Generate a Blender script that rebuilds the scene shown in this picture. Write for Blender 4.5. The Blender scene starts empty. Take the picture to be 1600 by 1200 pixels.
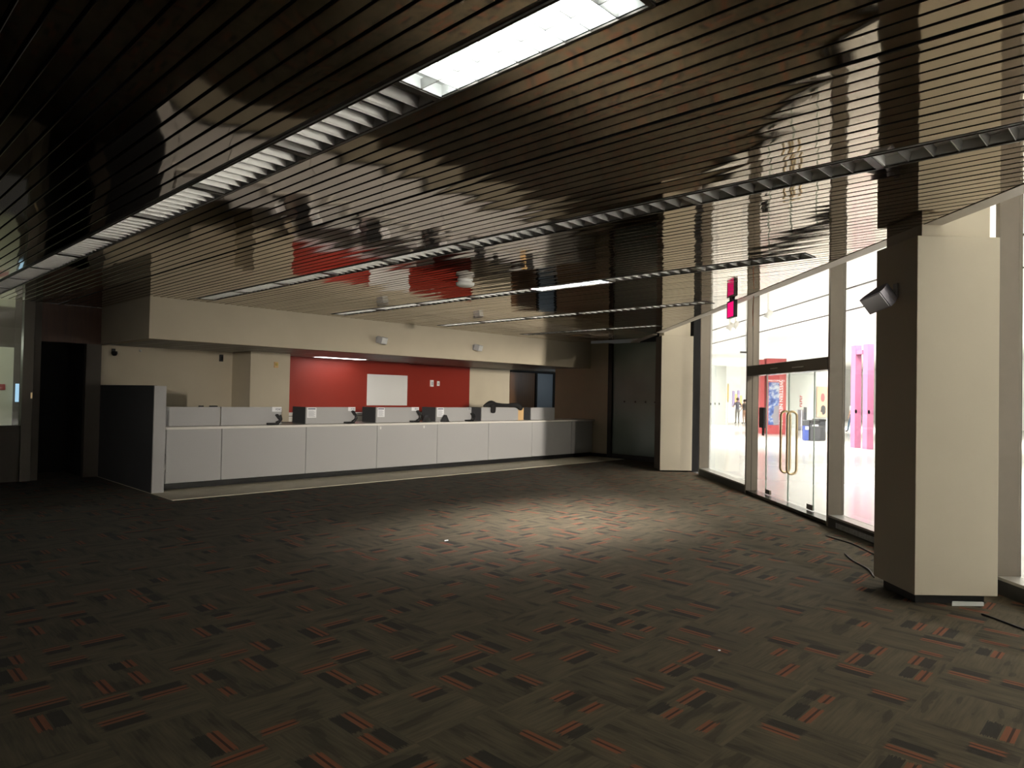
import bpy, bmesh, math, random
from mathutils import Vector, Matrix, Quaternion, noise
C = bpy.context.scene.collection
SC = bpy.context.scene
PI = math.pi
R2 = math.sqrt(0.5)
rnd = random.Random(7)

# ------------------------------------------------------------------ materials
def srgb(r, g, b):
    f = lambda c: (c / 12.92 if c <= 0.04045 else ((c + 0.055) / 1.055) ** 2.4)
    return (f(r / 255), f(g / 255), f(b / 255), 1)

class NT:
    def __init__(s, name):
        s.m = bpy.data.materials.new(name); s.m.use_nodes = True
        s.t = s.m.node_tree; s.t.nodes.clear()
        s.out = s.n('ShaderNodeOutputMaterial')
    def n(s, typ, **kw):
        d = s.t.nodes.new(typ)
        for k, v in kw.items(): setattr(d, k, v)
        return d
    def l(s, a, b): s.t.links.new(a, b)
    def v(s, x, sock):
        if hasattr(x, 'is_output'): s.l(x, sock)
        else: sock.default_value = x
    def math(s, op, a, b=0.0, c=0.0):
        d = s.n('ShaderNodeMath', operation=op)
        s.v(a, d.inputs[0]); s.v(b, d.inputs[1]); s.v(c, d.inputs[2]); return d.outputs[0]
    def mix(s, f, a, b):
        d = s.n('ShaderNodeMix', data_type='RGBA')
        s.v(f, d.inputs[0]); s.v(a, d.inputs[6]); s.v(b, d.inputs[7]); return d.outputs[2]
    def noise(s, vec, scale, detail=2.0, rough=0.5):
        d = s.n('ShaderNodeTexNoise'); s.l(vec, d.inputs['Vector'])
        d.inputs['Scale'].default_value = scale; d.inputs['Detail'].default_value = detail
        d.inputs['Roughness'].default_value = rough; return d.outputs['Fac']
    def coord(s, kind='Object'):
        return s.n('ShaderNodeTexCoord').outputs[kind]

def mat(name, col, rough=0.6, metal=0.0, var=0.06, vscale=3.0, bump=0.0, bscale=200.0, spec=0.5, sheen=0.0):
    k = NT(name); p = k.n('ShaderNodeBsdfPrincipled')
    k.l(p.outputs[0], k.out.inputs[0])
    p.inputs['Roughness'].default_value = rough; p.inputs['Metallic'].default_value = metal
    p.inputs['Specular IOR Level'].default_value = spec
    if sheen: p.inputs['Sheen Weight'].default_value = sheen
    co = k.coord()
    f = k.noise(co, vscale, 4.0)
    lo = tuple(c * (1 - var) for c in col[:3]) + (1,); hi = tuple(min(1, c * (1 + var)) for c in col[:3]) + (1,)
    k.l(k.mix(f, lo, hi), p.inputs['Base Color'])
    if bump:
        b = k.n('ShaderNodeBump'); b.inputs['Strength'].default_value = bump; b.inputs['Distance'].default_value = 0.002
        k.l(k.noise(co, bscale, 2.0), b.inputs['Height']); k.l(b.outputs[0], p.inputs['Normal'])
    return k.m

def emit(name, col, strength, back=None):
    k = NT(name); e = k.n('ShaderNodeEmission')
    e.inputs[0].default_value = col; e.inputs[1].default_value = strength
    k.l(e.outputs[0], k.out.inputs[0]); return k.m

def glass(name, tint=(0.955, 0.965, 0.955, 1), refl=1.0):
    k = NT(name); t = k.n('ShaderNodeBsdfTransparent'); g = k.n('ShaderNodeBsdfGlossy')
    t.inputs[0].default_value = tint; g.inputs['Roughness'].default_value = 0.0
    g.inputs[0].default_value = (refl, refl, refl, 1)
    f = k.n('ShaderNodeFresnel')
    bf = k.n('ShaderNodeNewGeometry').outputs['Backfacing']   # same reflectance on both faces of the thin pane
    k.l(k.math('ADD', 1.35, k.math('MULTIPLY', bf, 1 / 1.35 - 1.35)), f.inputs[0])
    m = k.n('ShaderNodeMixShader'); k.l(f.outputs[0], m.inputs[0]); k.l(t.outputs[0], m.inputs[1]); k.l(g.outputs[0], m.inputs[2])
    k.l(m.outputs[0], k.out.inputs[0]); return k.m

def carpet_mat():
    k = NT('carpet_tiles'); p = k.n('ShaderNodeBsdfPrincipled'); k.l(p.outputs[0], k.out.inputs[0])
    p.inputs['Roughness'].default_value = 0.95; p.inputs['Specular IOR Level'].default_value = 0.15
    p.inputs['Sheen Weight'].default_value = 0.04; p.inputs['Sheen Roughness'].default_value = 0.45
    co = k.coord(); sp = k.n('ShaderNodeSeparateXYZ'); k.l(co, sp.inputs[0]); X, Y = sp.outputs[0], sp.outputs[1]
    T = 0.5
    ix = k.math('FLOOR', k.math('DIVIDE', X, T)); iy = k.math('FLOOR', k.math('DIVIDE', Y, T))
    o = k.math('FLOORED_MODULO', k.math('ADD', ix, iy), 2.0)        # quarter-turned tiles
    inv = k.math('SUBTRACT', 1.0, o)
    A = k.math('ADD', k.math('MULTIPLY', X, o), k.math('MULTIPLY', Y, inv))
    B = k.math('ADD', k.math('MULTIPLY', Y, o), k.math('MULTIPLY', X, inv))
    def cv(a, b, c=0.0):
        d = k.n('ShaderNodeCombineXYZ'); k.v(a, d.inputs[0]); k.v(b, d.inputs[1]); k.v(c, d.inputs[2]); return d.outputs[0]
    L = 0.25
    ca = k.math('FLOOR', k.math('DIVIDE', A, L)); cb = k.math('FLOOR', k.math('DIVIDE', B, L))
    w = k.n('ShaderNodeTexWhiteNoise', noise_dimensions='3D'); k.l(cv(ca, cb, o), w.inputs['Vector'])
    ws = k.n('ShaderNodeSeparateColor'); k.l(w.outputs['Color'], ws.inputs[0]); r1, r2, r3 = ws.outputs
    fa = k.math('FRACT', k.math('DIVIDE', A, L)); fb = k.math('FRACT', k.math('DIVIDE', B, L))
    off = k.math('ADD', 0.04, k.math('MULTIPLY', r2, 0.36))           # start of the dash across
    q = k.math('SUBTRACT', fb, off)                                  # 0..0.30 dash bands
    half = k.math('ADD', 0.24, k.math('MULTIPLY', k.math('FRACT', k.math('MULTIPLY', r1, 37.0)), 0.26))
    jit = k.math('MULTIPLY', k.math('SUBTRACT', k.noise(cv(k.math('MULTIPLY', A, 3.0), k.math('MULTIPLY', B, 170.0), o), 1.0, 1.0), 0.5), 0.30)
    half = k.math('ADD', half, jit)
    ina = k.math('LESS_THAN', k.math('ABSOLUTE', k.math('SUBTRACT', fa, 0.5)), half)
    on = k.math('MULTIPLY', ina, k.math('LESS_THAN', r1, 0.46))
    band = lambda lo, hi: k.math('MULTIPLY', k.math('GREATER_THAN', q, lo), k.math('LESS_THAN', q, hi))
    flip = k.math('GREATER_THAN', r3, 0.5); nflip = k.math('SUBTRACT', 1.0, flip)
    org = k.math('ADD', k.math('MULTIPLY', band(0.0, 0.235), flip), k.math('MULTIPLY', band(0.27, 0.50), nflip))
    blk = k.math('ADD', k.math('MULTIPLY', band(0.27, 0.55), flip), k.math('MULTIPLY', band(0.0, 0.26), nflip))
    thin = k.math('ADD', k.math('MULTIPLY', band(0.075, 0.125), flip), k.math('MULTIPLY', band(0.36, 0.41), nflip))
    # streaky yarn running along each tile
    st = k.n('ShaderNodeTexNoise'); st.inputs['Scale'].default_value = 1.0; st.inputs['Detail'].default_value = 3.0
    k.l(cv(k.math('MULTIPLY', A, 5.0), k.math('MULTIPLY', B, 75.0), k.math('MULTIPLY', o, 7.3)), st.inputs['Vector'])
    st2 = k.noise(cv(k.math('MULTIPLY', A, 2.6), k.math('MULTIPLY', B, 11.0), k.math('MULTIPLY', o, 3.1)), 1.0, 2.0)
    base = k.mix(k.math('SUBTRACT', k.math('ADD', k.math('MULTIPLY', st.outputs['Fac'], 0.8), k.math('ADD', st2, k.math('MULTIPLY', o, 0.10))), 0.42), srgb(40, 35, 24), srgb(94, 84, 64))
    speck = k.noise(co, 330.0, 1.0)
    base = k.mix(k.math('MULTIPLY', k.math('LESS_THAN', st2, 0.40), 0.35), base, srgb(36, 31, 23))
    ofac = k.math('MULTIPLY', k.math('MULTIPLY', org, on), k.math('ADD', 0.42, k.math('MULTIPLY', st.outputs['Fac'], 0.6)))
    c1 = k.mix(ofac, base, srgb(128, 68, 40))
    hasblk = k.math('LESS_THAN', k.math('FRACT', k.math('MULTIPLY', r2, 91.0)), 0.72)
    c2 = k.mix(k.math('MULTIPLY', k.math('MULTIPLY', k.math('MULTIPLY', blk, on), hasblk), k.math('ADD', 0.55, k.math('MULTIPLY', st2, 0.5))), c1, srgb(25, 23, 20))
    c3 = k.mix(k.math('MULTIPLY', k.math('MULTIPLY', thin, on), 0.85), c2, srgb(30, 23, 18))
    c4 = k.mix(k.math('MULTIPLY', k.math('SUBTRACT', speck, 0.3), 0.35), c3, srgb(50, 44, 34))
    k.l(c4, p.inputs['Base Color'])
    b = k.n('ShaderNodeBump'); b.inputs['Strength'].default_value = 0.35; b.inputs['Distance'].default_value = 0.004
    k.l(speck, b.inputs['Height']); k.l(b.outputs[0], p.inputs['Normal'])
    return k.m

def grid_ceiling_mat():
    k = NT('office_lay_in_tiles'); p = k.n('ShaderNodeBsdfPrincipled'); k.l(p.outputs[0], k.out.inputs[0])
    p.inputs['Roughness'].default_value = 0.45
    co = k.coord(); sp = k.n('ShaderNodeSeparateXYZ'); k.l(co, sp.inputs[0])
    g = None
    for ax in (0, 1):
        f = k.math('FRACT', k.math('DIVIDE', sp.outputs[ax], 0.61))
        e = k.math('LESS_THAN', f, 0.045); g = e if g is None else k.math('MAXIMUM', g, e)
    nz = k.noise(co, 40.0, 3.0)
    k.l(k.mix(g, k.mix(nz, srgb(118, 116, 112), srgb(140, 138, 132)), srgb(190, 190, 190)), p.inputs['Base Color'])
    return k.m

def slat_mat():
    k = NT('bronze_mirror_slats'); p = k.n('ShaderNodeBsdfPrincipled'); k.l(p.outputs[0], k.out.inputs[0])
    p.inputs['Metallic'].default_value = 1.0; p.inputs['Roughness'].default_value = 0.045
    co = k.coord(); f = k.noise(co, 1.6, 3.0)
    k.l(k.mix(f, (0.42, 0.355, 0.28, 1), (0.53, 0.455, 0.37, 1)), p.inputs['Base Color'])
    return k.m

def wood_mat(name, a, b, rough=0.5):
    k = NT(name); p = k.n('ShaderNodeBsdfPrincipled'); k.l(p.outputs[0], k.out.inputs[0])
    p.inputs['Roughness'].default_value = rough
    co = k.coord(); mp = k.n('ShaderNodeMapping'); mp.inputs['Scale'].default_value = (14, 14, 1.2); k.l(co, mp.inputs[0])
    k.l(k.mix(k.noise(mp.outputs[0], 2.0, 5.0), a, b), p.inputs['Base Color']); return k.m

def sky_picture_mat():
    k = NT('printed_sky_picture'); p = k.n('ShaderNodeBsdfPrincipled'); k.l(p.outputs[0], k.out.inputs[0])
    p.inputs['Roughness'].default_value = 0.5
    co = k.coord(); f = k.noise(co, 2.6, 5.0, 0.6)
    r = k.n('ShaderNodeValToRGB'); k.l(f, r.inputs[0])
    e = r.color_ramp.elements; e[0].position = 0.35; e[0].color = srgb(40, 62, 118); e[1].position = 0.62; e[1].color = srgb(180, 186, 194)
    x = e.new(0.48); x.color = srgb(80, 104, 160)
    k.l(r.outputs[0], p.inputs['Base Color']); return k.m

M = dict(
    carpet=carpet_mat(), slat=slat_mat(), lay=grid_ceiling_mat(),
    beige=mat('beige_wall_paint', (0.54, 0.475, 0.36, 1), 0.7, bump=0.1),
    cream=mat('cream_column_cladding', (0.66, 0.59, 0.46, 1), 0.6, var=0.03),
    trimc=mat('beige_trim', (0.50, 0.45, 0.38, 1), 0.5),
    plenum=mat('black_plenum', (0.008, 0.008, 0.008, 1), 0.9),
    grey=mat('grey_laminate', (0.42, 0.415, 0.415, 1), 0.55, var=0.05, vscale=60, bump=0.05),
    greyd=mat('dark_grey_laminate', (0.05, 0.052, 0.056, 1), 0.6),
    white=mat('white_laminate', (0.75, 0.72, 0.67, 1), 0.35, var=0.02),
    tile=mat('beige_floor_tile', (0.66, 0.60, 0.47, 1), 0.55, var=0.15, vscale=6),
    black=mat('black_plastic', (0.012, 0.012, 0.013, 1), 0.45),
    rubber=mat('black_rubber_base', (0.014, 0.014, 0.014, 1), 0.55),
    red=mat('red_wall_paint', (0.25, 0.021, 0.010, 1), 0.55, var=0.05),
    fin=mat('brushed_bronze_metal', (0.20, 0.17, 0.135, 1), 0.42, metal=0.25, var=0.08, vscale=9),
    postm=mat('dark_brown_metal_post', (0.11, 0.092, 0.07, 1), 0.45, metal=0.2),
    fingap=mat('black_gasket', (0.01, 0.01, 0.01, 1), 0.7),
    sill=mat('grey_metal_sill', (0.36, 0.35, 0.32, 1), 0.35, metal=0.4),
    bronze=mat('dark_bronze_header', (0.022, 0.018, 0.013, 1), 0.22, metal=0.5),
    glass=glass('clear_glass'), glassedge=mat('glass_edge', (0.55, 0.66, 0.60, 1), 0.15),
    brass=mat('brushed_brass', (0.62, 0.47, 0.28, 1), 0.28, metal=0.9),
    darkglass=mat('dark_green_backpainted_glass', (0.24, 0.31, 0.28, 1), 0.22, var=0.12, vscale=2.0),
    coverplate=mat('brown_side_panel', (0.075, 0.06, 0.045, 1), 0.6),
    frost=mat('blue_grey_frosted_glass', (0.20, 0.24, 0.28, 1), 0.25),
    wood=wood_mat('brown_wood_veneer', srgb(72, 48, 30), srgb(104, 74, 46)),
    tan=wood_mat('tan_wood_panel', srgb(205, 168, 118), srgb(222, 186, 136)),
    wooddark=wood_mat('red_brown_wood_panel', srgb(62, 36, 22), srgb(92, 56, 34)),
    wt=mat('white_plastic', (0.72, 0.72, 0.70, 1), 0.4, var=0.02),
    greyplastic=mat('light_grey_plastic', (0.42, 0.42, 0.44, 1), 0.4),
    paper=mat('white_paper', (0.86, 0.86, 0.88, 1), 0.7, var=0.02),
    ink=mat('dark_blue_ink', (0.03, 0.045, 0.10, 1), 0.6),
    inkgrey=mat('grey_print', (0.35, 0.36, 0.40, 1), 0.7),
    alu=mat('aluminium_louvre', (0.49, 0.485, 0.47, 1), 0.32, metal=0.85, var=0.10, vscale=14),
    housing=mat('fixture_housing_enamel', (0.8, 0.8, 0.78, 1), 0.5),
    fframe=mat('fixture_frame', (0.045, 0.038, 0.03, 1), 0.3, metal=0.6),
    cloth=mat('black_cloth', (0.012, 0.011, 0.011, 1), 0.9, bump=0.4, bscale=60),
    gwall=mat('gallery_white_paint', (0.86, 0.86, 0.84, 1), 0.7, var=0.01),
    gwall2=mat('gallery_grey_white_paint', (0.38, 0.405, 0.385, 1), 0.7, var=0.01),
    gfloor=mat('gallery_polished_floor', (0.34, 0.33, 0.315, 1), 0.16, var=0.03, vscale=1.2),
    kred=mat('kiosk_red', (0.38, 0.060, 0.065, 1), 0.5, var=0.02), pink=mat('pink_paint', (0.37, 0.12, 0.22, 1), 0.5, var=0.04),
    sky=sky_picture_mat(), mapgrey=mat('map_grey', (0.24, 0.23, 0.26, 1), 0.6),
    peach=mat('peach_canvas', (0.44, 0.27, 0.19, 1), 0.8, var=0.06), crimson=mat('crimson_paint', (0.38, 0.07, 0.08, 1), 0.8),
    charcoal=mat('charcoal_plastic', (0.035, 0.037, 0.042, 1), 0.5), blue=mat('recycling_blue', (0.03, 0.055, 0.22, 1), 0.45),
    yellow=mat('yellow_enamel', (0.55, 0.42, 0.11, 1), 0.4), purple=mat('violet_grey_paint', (0.22, 0.18, 0.32, 1), 0.7),
    orange=mat('orange_paint', (0.75, 0.34, 0.12, 1), 0.7),
    skin=mat('skin', (0.52, 0.30, 0.21, 1), 0.55), hair=mat('dark_hair', (0.05, 0.035, 0.025, 1), 0.7),
    shirtb=mat('slate_blue_shirt', (0.11, 0.12, 0.20, 1), 0.8), shorts=mat('grey_trousers', (0.27, 0.26, 0.26, 1), 0.8),
    shirtw=mat('off_white_shirt', (0.60, 0.60, 0.60, 1), 0.8), jeans=mat('blue_jeans', (0.06, 0.11, 0.17, 1), 0.8),
    shirtt=mat('dark_top', (0.10, 0.09, 0.09, 1), 0.8), shoe=mat('dark_shoes', (0.04, 0.04, 0.045, 1), 0.6),
    palewall=mat('pale_lobby_paint', (0.60, 0.60, 0.48, 1), 0.6), lobbyfloor=mat('lobby_floor_stone', (0.40, 0.40, 0.36, 1), 0.2),
    lamp1=emit('lamp_overhead', (0.93, 1.0, 0.97, 1), 18.0), lamp3=emit('lamp_far', (0.94, 0.96, 1.0, 1), 1200.0),
    lampo=emit('lamp_office', (1.0, 0.97, 0.95, 1), 9.0), screen=emit('screen_glow', (0.45, 0.75, 1.0, 1), 0.9),
    exit=emit('exit_glow', (1.0, 0.012, 0.19, 1), 0.95), spot=emit('spot_glow', (1.0, 0.98, 0.93, 1), 8.0),
    cord=mat('orange_brown_cord', (0.30, 0.10, 0.04, 1), 0.6), peel=mat('peeling_white_paint', (0.45, 0.47, 0.50, 1), 0.8, var=0.5, vscale=25),
)

# ------------------------------------------------------------------ mesh helpers
class G:
    def __init__(s): s.b = bmesh.new(); s.mi = 0
    def _face(s, vs):
        try:
            f = s.b.faces.new(vs); f.material_index = s.mi; return f
        except ValueError: return None
    def box(s, x0, x1, y0, y1, z0, z1, bev=0.0, T=None):
        x0, x1 = min(x0, x1), max(x0, x1); y0, y1 = min(y0, y1), max(y0, y1); z0, z1 = min(z0, z1), max(z0, z1)
        P = [(x0, y0, z0), (x1, y0, z0), (x1, y1, z0), (x0, y1, z0), (x0, y0, z1), (x1, y0, z1), (x1, y1, z1), (x0, y1, z1)]
        V = [s.b.verts.new(T @ Vector(p) if T else p) for p in P]
        F = [s._face([V[i] for i in q]) for q in ((0, 3, 2, 1), (4, 5, 6, 7), (0, 1, 5, 4), (1, 2, 6, 5), (2, 3, 7, 6), (3, 0, 4, 7))]
        if bev:
            E = list({e for f in F for e in f.edges})
            r = bmesh.ops.bevel(s.b, geom=E, offset=bev, segments=2, affect='EDGES', profile=0.5)
            for f in r['faces']: f.material_index = s.mi
        return s
    def prism(s, pts, z0, z1, axis='z', T=None):
        def mk(p, h):
            v = {'z': (p[0], p[1], h), 'y': (p[0], h, p[1]), 'x': (h, p[0], p[1])}[axis]
            return T @ Vector(v) if T else v
        a = [s.b.verts.new(mk(p, z0)) for p in pts]; c = [s.b.verts.new(mk(p, z1)) for p in pts]
        n = len(pts); s._face(a[::-1]); s._face(c)
        for i in range(n): s._face([a[i], a[(i + 1) % n], c[(i + 1) % n], c[i]])
        return s
    def lathe(s, prof, seg=24, T=None):
        rings = []
        for r, z in prof:
            if r < 1e-6: rings.append([s.b.verts.new(T @ Vector((0, 0, z)) if T else (0, 0, z))])
            else: rings.append([s.b.verts.new((T @ Vector((r * math.cos(t), r * math.sin(t), z))) if T else (r * math.cos(t), r * math.sin(t), z)) for t in [2 * PI * i / seg for i in range(seg)]])
        for a, c in zip(rings, rings[1:]):
            for i in range(seg):
                j = (i + 1) % seg
                if len(a) == 1 and len(c) == 1: continue
                if len(a) == 1: s._face([a[0], c[i], c[j]])
                elif len(c) == 1: s._face([a[i], a[j], c[0]])
                else: s._face([a[i], a[j], c[j], c[i]])
        return s
    def tube(s, pts, r, seg=10, closed=False):
        P = [Vector(p) for p in pts]; n = len(P); rings = []
        up = Vector((0, 0, 1))
        for i, p in enumerate(P):
            if closed: d = P[(i + 1) % n] - P[i - 1]
            else: d = P[min(i + 1, n - 1)] - P[max(i - 1, 0)]
            d.normalize(); a = d.cross(up)
            if a.length < 1e-3: a = d.cross(Vector((0, 1, 0)))
            if rings and a.dot(prev) < 0: a = -a
            a.normalize(); prev = a; c = d.cross(a)
            rr = r[i] if isinstance(r, (list, tuple)) else r
            rings.append([s.b.verts.new(p + (a * math.cos(t) + c * math.sin(t)) * rr) for t in [2 * PI * k / seg for k in range(seg)]])
        m = n if closed else n - 1
        for i in range(m):
            A, B = rings[i], rings[(i + 1) % n]
            for k in range(seg): s._face([A[k], A[(k + 1) % seg], B[(k + 1) % seg], B[k]])
        if not closed: s._face(rings[0][::-1]); s._face(rings[-1])
        return s

def link(name, g, mats, parent=None, loc=(0, 0, 0), rz=0.0, smooth=False, label=None, cat=None, group=None, kind=None):
    b = g.b if isinstance(g, G) else g
    bmesh.ops.recalc_face_normals(b, faces=b.faces)
    me = bpy.data.meshes.new(name); b.to_mesh(me); b.free()
    for x in (mats if isinstance(mats, (list, tuple)) else [mats]): me.materials.append(M[x])
    if smooth:
        for p in me.polygons: p.use_smooth = True
    o = bpy.data.objects.new(name, me); C.objects.link(o); o.location = loc; o.rotation_euler = (0, 0, rz)
    if parent: o.parent = parent
    tag(o, label, cat, group, kind); return o

def tag(o, label=None, cat=None, group=None, kind=None):
    if label: o['label'] = label
    if cat: o['category'] = cat
    if group: o['group'] = group
    if kind: o['kind'] = kind
    return o

def empty(name, loc, label=None, cat=None, group=None, rz=0.0, kind=None):
    o = bpy.data.objects.new(name, None); C.objects.link(o); o.location = loc; o.rotation_euler = (0, 0, rz)
    o.empty_display_size = 0.1
    return tag(o, label, cat, group, kind)

def box(name, a, m, label=None, cat=None, kind='structure', bev=0.0, parent=None, group=None):
    # box given in world coordinates, origin placed at the middle of its base
    x0, x1, y0, y1, z0, z1 = a; cx, cy = (x0 + x1) / 2, (y0 + y1) / 2
    g = G().box(x0 - cx, x1 - cx, y0 - cy, y1 - cy, 0, z1 - z0, bev)
    return link(name, g, m, parent, (cx, cy, z0), label=label, cat=cat, kind=kind, group=group)

def copy_tree(o, parent=None):
    c = o.copy(); C.objects.link(c)
    if parent: c.parent = parent
    for ch in list(o.children): copy_tree(ch, c)
    return c

def W(s, u, z=0.0):                      # point given by depth s towards the gallery and distance u along the glass wall
    return Vector(((u + s) * R2, (u - s) * R2, z))
A45 = PI / 4                              # frame on the glass wall: local x runs along the wall, local y points back into the room

def text(name, body, size, m, parent, loc, rot, ext=0.002, align='LEFT'):
    cu = bpy.data.curves.new(name, 'FONT'); cu.body = body; cu.size = size; cu.extrude = ext; cu.align_x = align
    cu.materials.append(M[m])
    o = bpy.data.objects.new(name, cu); C.objects.link(o)
    bpy.context.view_layer.update()
    me = bpy.data.meshes.new_from_object(o.evaluated_get(bpy.context.evaluated_depsgraph_get())); me.name = name
    bpy.data.objects.remove(o); bpy.data.curves.remove(cu)
    o = bpy.data.objects.new(name, me); C.objects.link(o); o.parent = parent; o.location = loc; o.rotation_euler = rot
    return o

ST = 'structure'
CEIL, DROP = 3.05, 2.40
YS, XT, XR = 11.52, 3.75, 15.0            # soffit front, soffit left end, right wall
YB = 14.3

# ------------------------------------------------------------------ floors
g = G(); s1 = 4.28
pts = [(-6, -6), (s1 / R2 - 6, -6), (17.6, 17.6 - s1 / R2), (17.6, 15.2), (-6, 15.2)]
g.prism(pts, -0.1, 0.0)
link('floor', g, 'carpet', label='dark brown carpet tiles with orange and black dashes covering the whole room', cat='floor', kind=ST)
g = G().box(XT, 15.0, 10.36, 14.5, 0.0, 0.008)
link('floor_tile', g, 'tile', label='pale beige tile strip on the floor in front of the teller counter', cat='floor', kind=ST)

# ------------------------------------------------------------------ slatted ceiling
PITCH = 2.45 / 24
ROWX = [2.0 + 2.45 * k for k in range(5)]
FL = 1.2326                                # module of one light
ROWY = [(1.38, 10), (0.08, 9), (2.60, 7), (4.98, 5), (7.37, 3)]     # start and count per row
def ceil_y(x):
    y0 = max(x - 4.803, -4.0); y1 = 14.0 if x < XT + 0.02 else YS
    return y0, y1
b = bmesh.new()
def slat(cx, ya, yb, idx, diag=True, w=0.0855, drop=0.0):
    if yb - ya < 0.05: return
    rr = random.Random(idx * 31 + int(ya * 10)); roll = rr.uniform(-0.011, 0.011); crown = rr.uniform(-0.00026, 0.00026)
    prof = [(-w / 2, .012), (-w / 2, .0022), (-w / 2 + .0022, 0), (-w / 6, crown), (w / 6, crown), (w / 2 - .0022, 0), (w / 2, .0022), (w / 2, .012)]
    n = max(2, int((yb - ya) / 0.4)); rings = []
    for i in range(n + 1):
        t = i / n; y = ya + (yb - ya) * t
        h = noise.noise((cx * 9.1, y * 0.55, 3.3)) * 0.0024; rl = roll + noise.noise((cx * 7.7, y * 0.5, 9.9)) * 0.008
        ring = []
        for k, (dx, dz) in enumerate(prof):
            yy = y + (dx if (diag and i == 0 and ya > -3.9) else 0)
            ring.append(b.verts.new((cx + dx, yy, CEIL + dz + h + rl * dx + drop)))
        rings.append(ring)
    for r0, r1 in zip(rings, rings[1:]):
        for k in range(7):
            f = b.faces.new((r0[k], r1[k], r1[k + 1], r0[k + 1])); f.smooth = True; f.material_index = 1 if k in (0, 6) else 0  # slat sides coloured black: gap shade put into the material
            if k in (0, 1, 5, 6): f.smooth = False
    for r0, r1 in zip(rings, rings[1:]):
        for k in (1, 2, 5, 6):
            e = b.edges.get((r0[k], r1[k])); e.smooth = False
    for e in (rings[0], rings[-1]): b.faces.new(e).material_index = 1
xs = []
x = 2.0 - 1.5 * PITCH - PITCH / 2
while x > -3.4: xs.append(x); x -= PITCH
for k in range(5):
    for j in range(3): xs.append(ROWX[k] + (j - 1) * PITCH)
    for j in range(21): xs.append(ROWX[k] + (j + 2) * PITCH)
xs = sorted(v for v in xs if v < 14.98)
for i, cx in enumerate(xs):
    y0, y1 = ceil_y(cx)
    slot = [k for k in range(5) if abs(cx - ROWX[k]) < 1.4 * PITCH]
    if slot:
        ys, n = ROWY[slot[0]]; ye = min(ys + n * FL, y1)
        slat(cx, y0, ys - 0.01, i); slat(cx, ye + 0.01, y1, i, diag=False)
    elif abs(cx - 3.12) < PITCH * 0.51: slat(cx, y0, y1, i, w=0.066, drop=-0.004)
    else: slat(cx, y0, y1, i)
pl = [(-3.5, -4.0), (0.8, -4.0), (15.0, 10.197), (15.0, YS + .1), (XT, YS + .1), (XT, 14.0), (-3.5, 14.0)]
va = [b.verts.new((p[0], p[1], CEIL + .14)) for p in pl]; vc = [b.verts.new((p[0], p[1], CEIL + .19)) for p in pl]
fs = [b.faces.new(va[::-1]), b.faces.new(vc)] + [b.faces.new((va[i], va[(i + 1) % 7], vc[(i + 1) % 7], vc[i])) for i in range(7)]
for f in fs: f.material_index = 1
me = bpy.data.meshes.new('ceiling'); b.to_mesh(me); b.free(); me.materials.append(M['slat']); me.materials.append(M['plenum'])
o = bpy.data.objects.new('ceiling', me); C.objects.link(o)
tag(o, 'glossy dark bronze metal slat ceiling mirroring the room below', 'ceiling', kind=ST)

# beige edge of the slatted ceiling and the bulkhead above it, on the gallery side
def wallbox(name, s0, s1, u0, u1, z0, z1, m, label, cat, kind=ST, bev=0.0, group=None):
    cs, cu_ = (s0 + s1) / 2, (u0 + u1) / 2
    g = G().box(u0 - cu_, u1 - cu_, -(s1 - s0) / 2, (s1 - s0) / 2, 0, z1 - z0, bev)
    return link(name, g, m, None, W(cs, cu_, z0), A45, label=label, cat=cat, kind=kind, group=group)
TS = 3.54
for i, (ua, ub) in enumerate(((-30.0, 5.46), (6.0, 15.0), (15.5, 17.9))):
    wallbox('trim_%d' % (i + 1), 3.392, TS, ua, ub, 3.045, 3.075, 'trimc',
            ('beige metal edge of the slat ceiling right of the near column', 'beige metal edge of the slat ceiling between the two columns', 'beige metal edge of the slat ceiling beyond the far column')[i], 'ceiling trim')
wallbox('wall_bulkhead', 3.40, 3.44, -30.0, 17.9, 3.075, 4.6, 'gwall', 'white bulkhead above the ceiling edge facing the gallery', 'wall')

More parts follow.
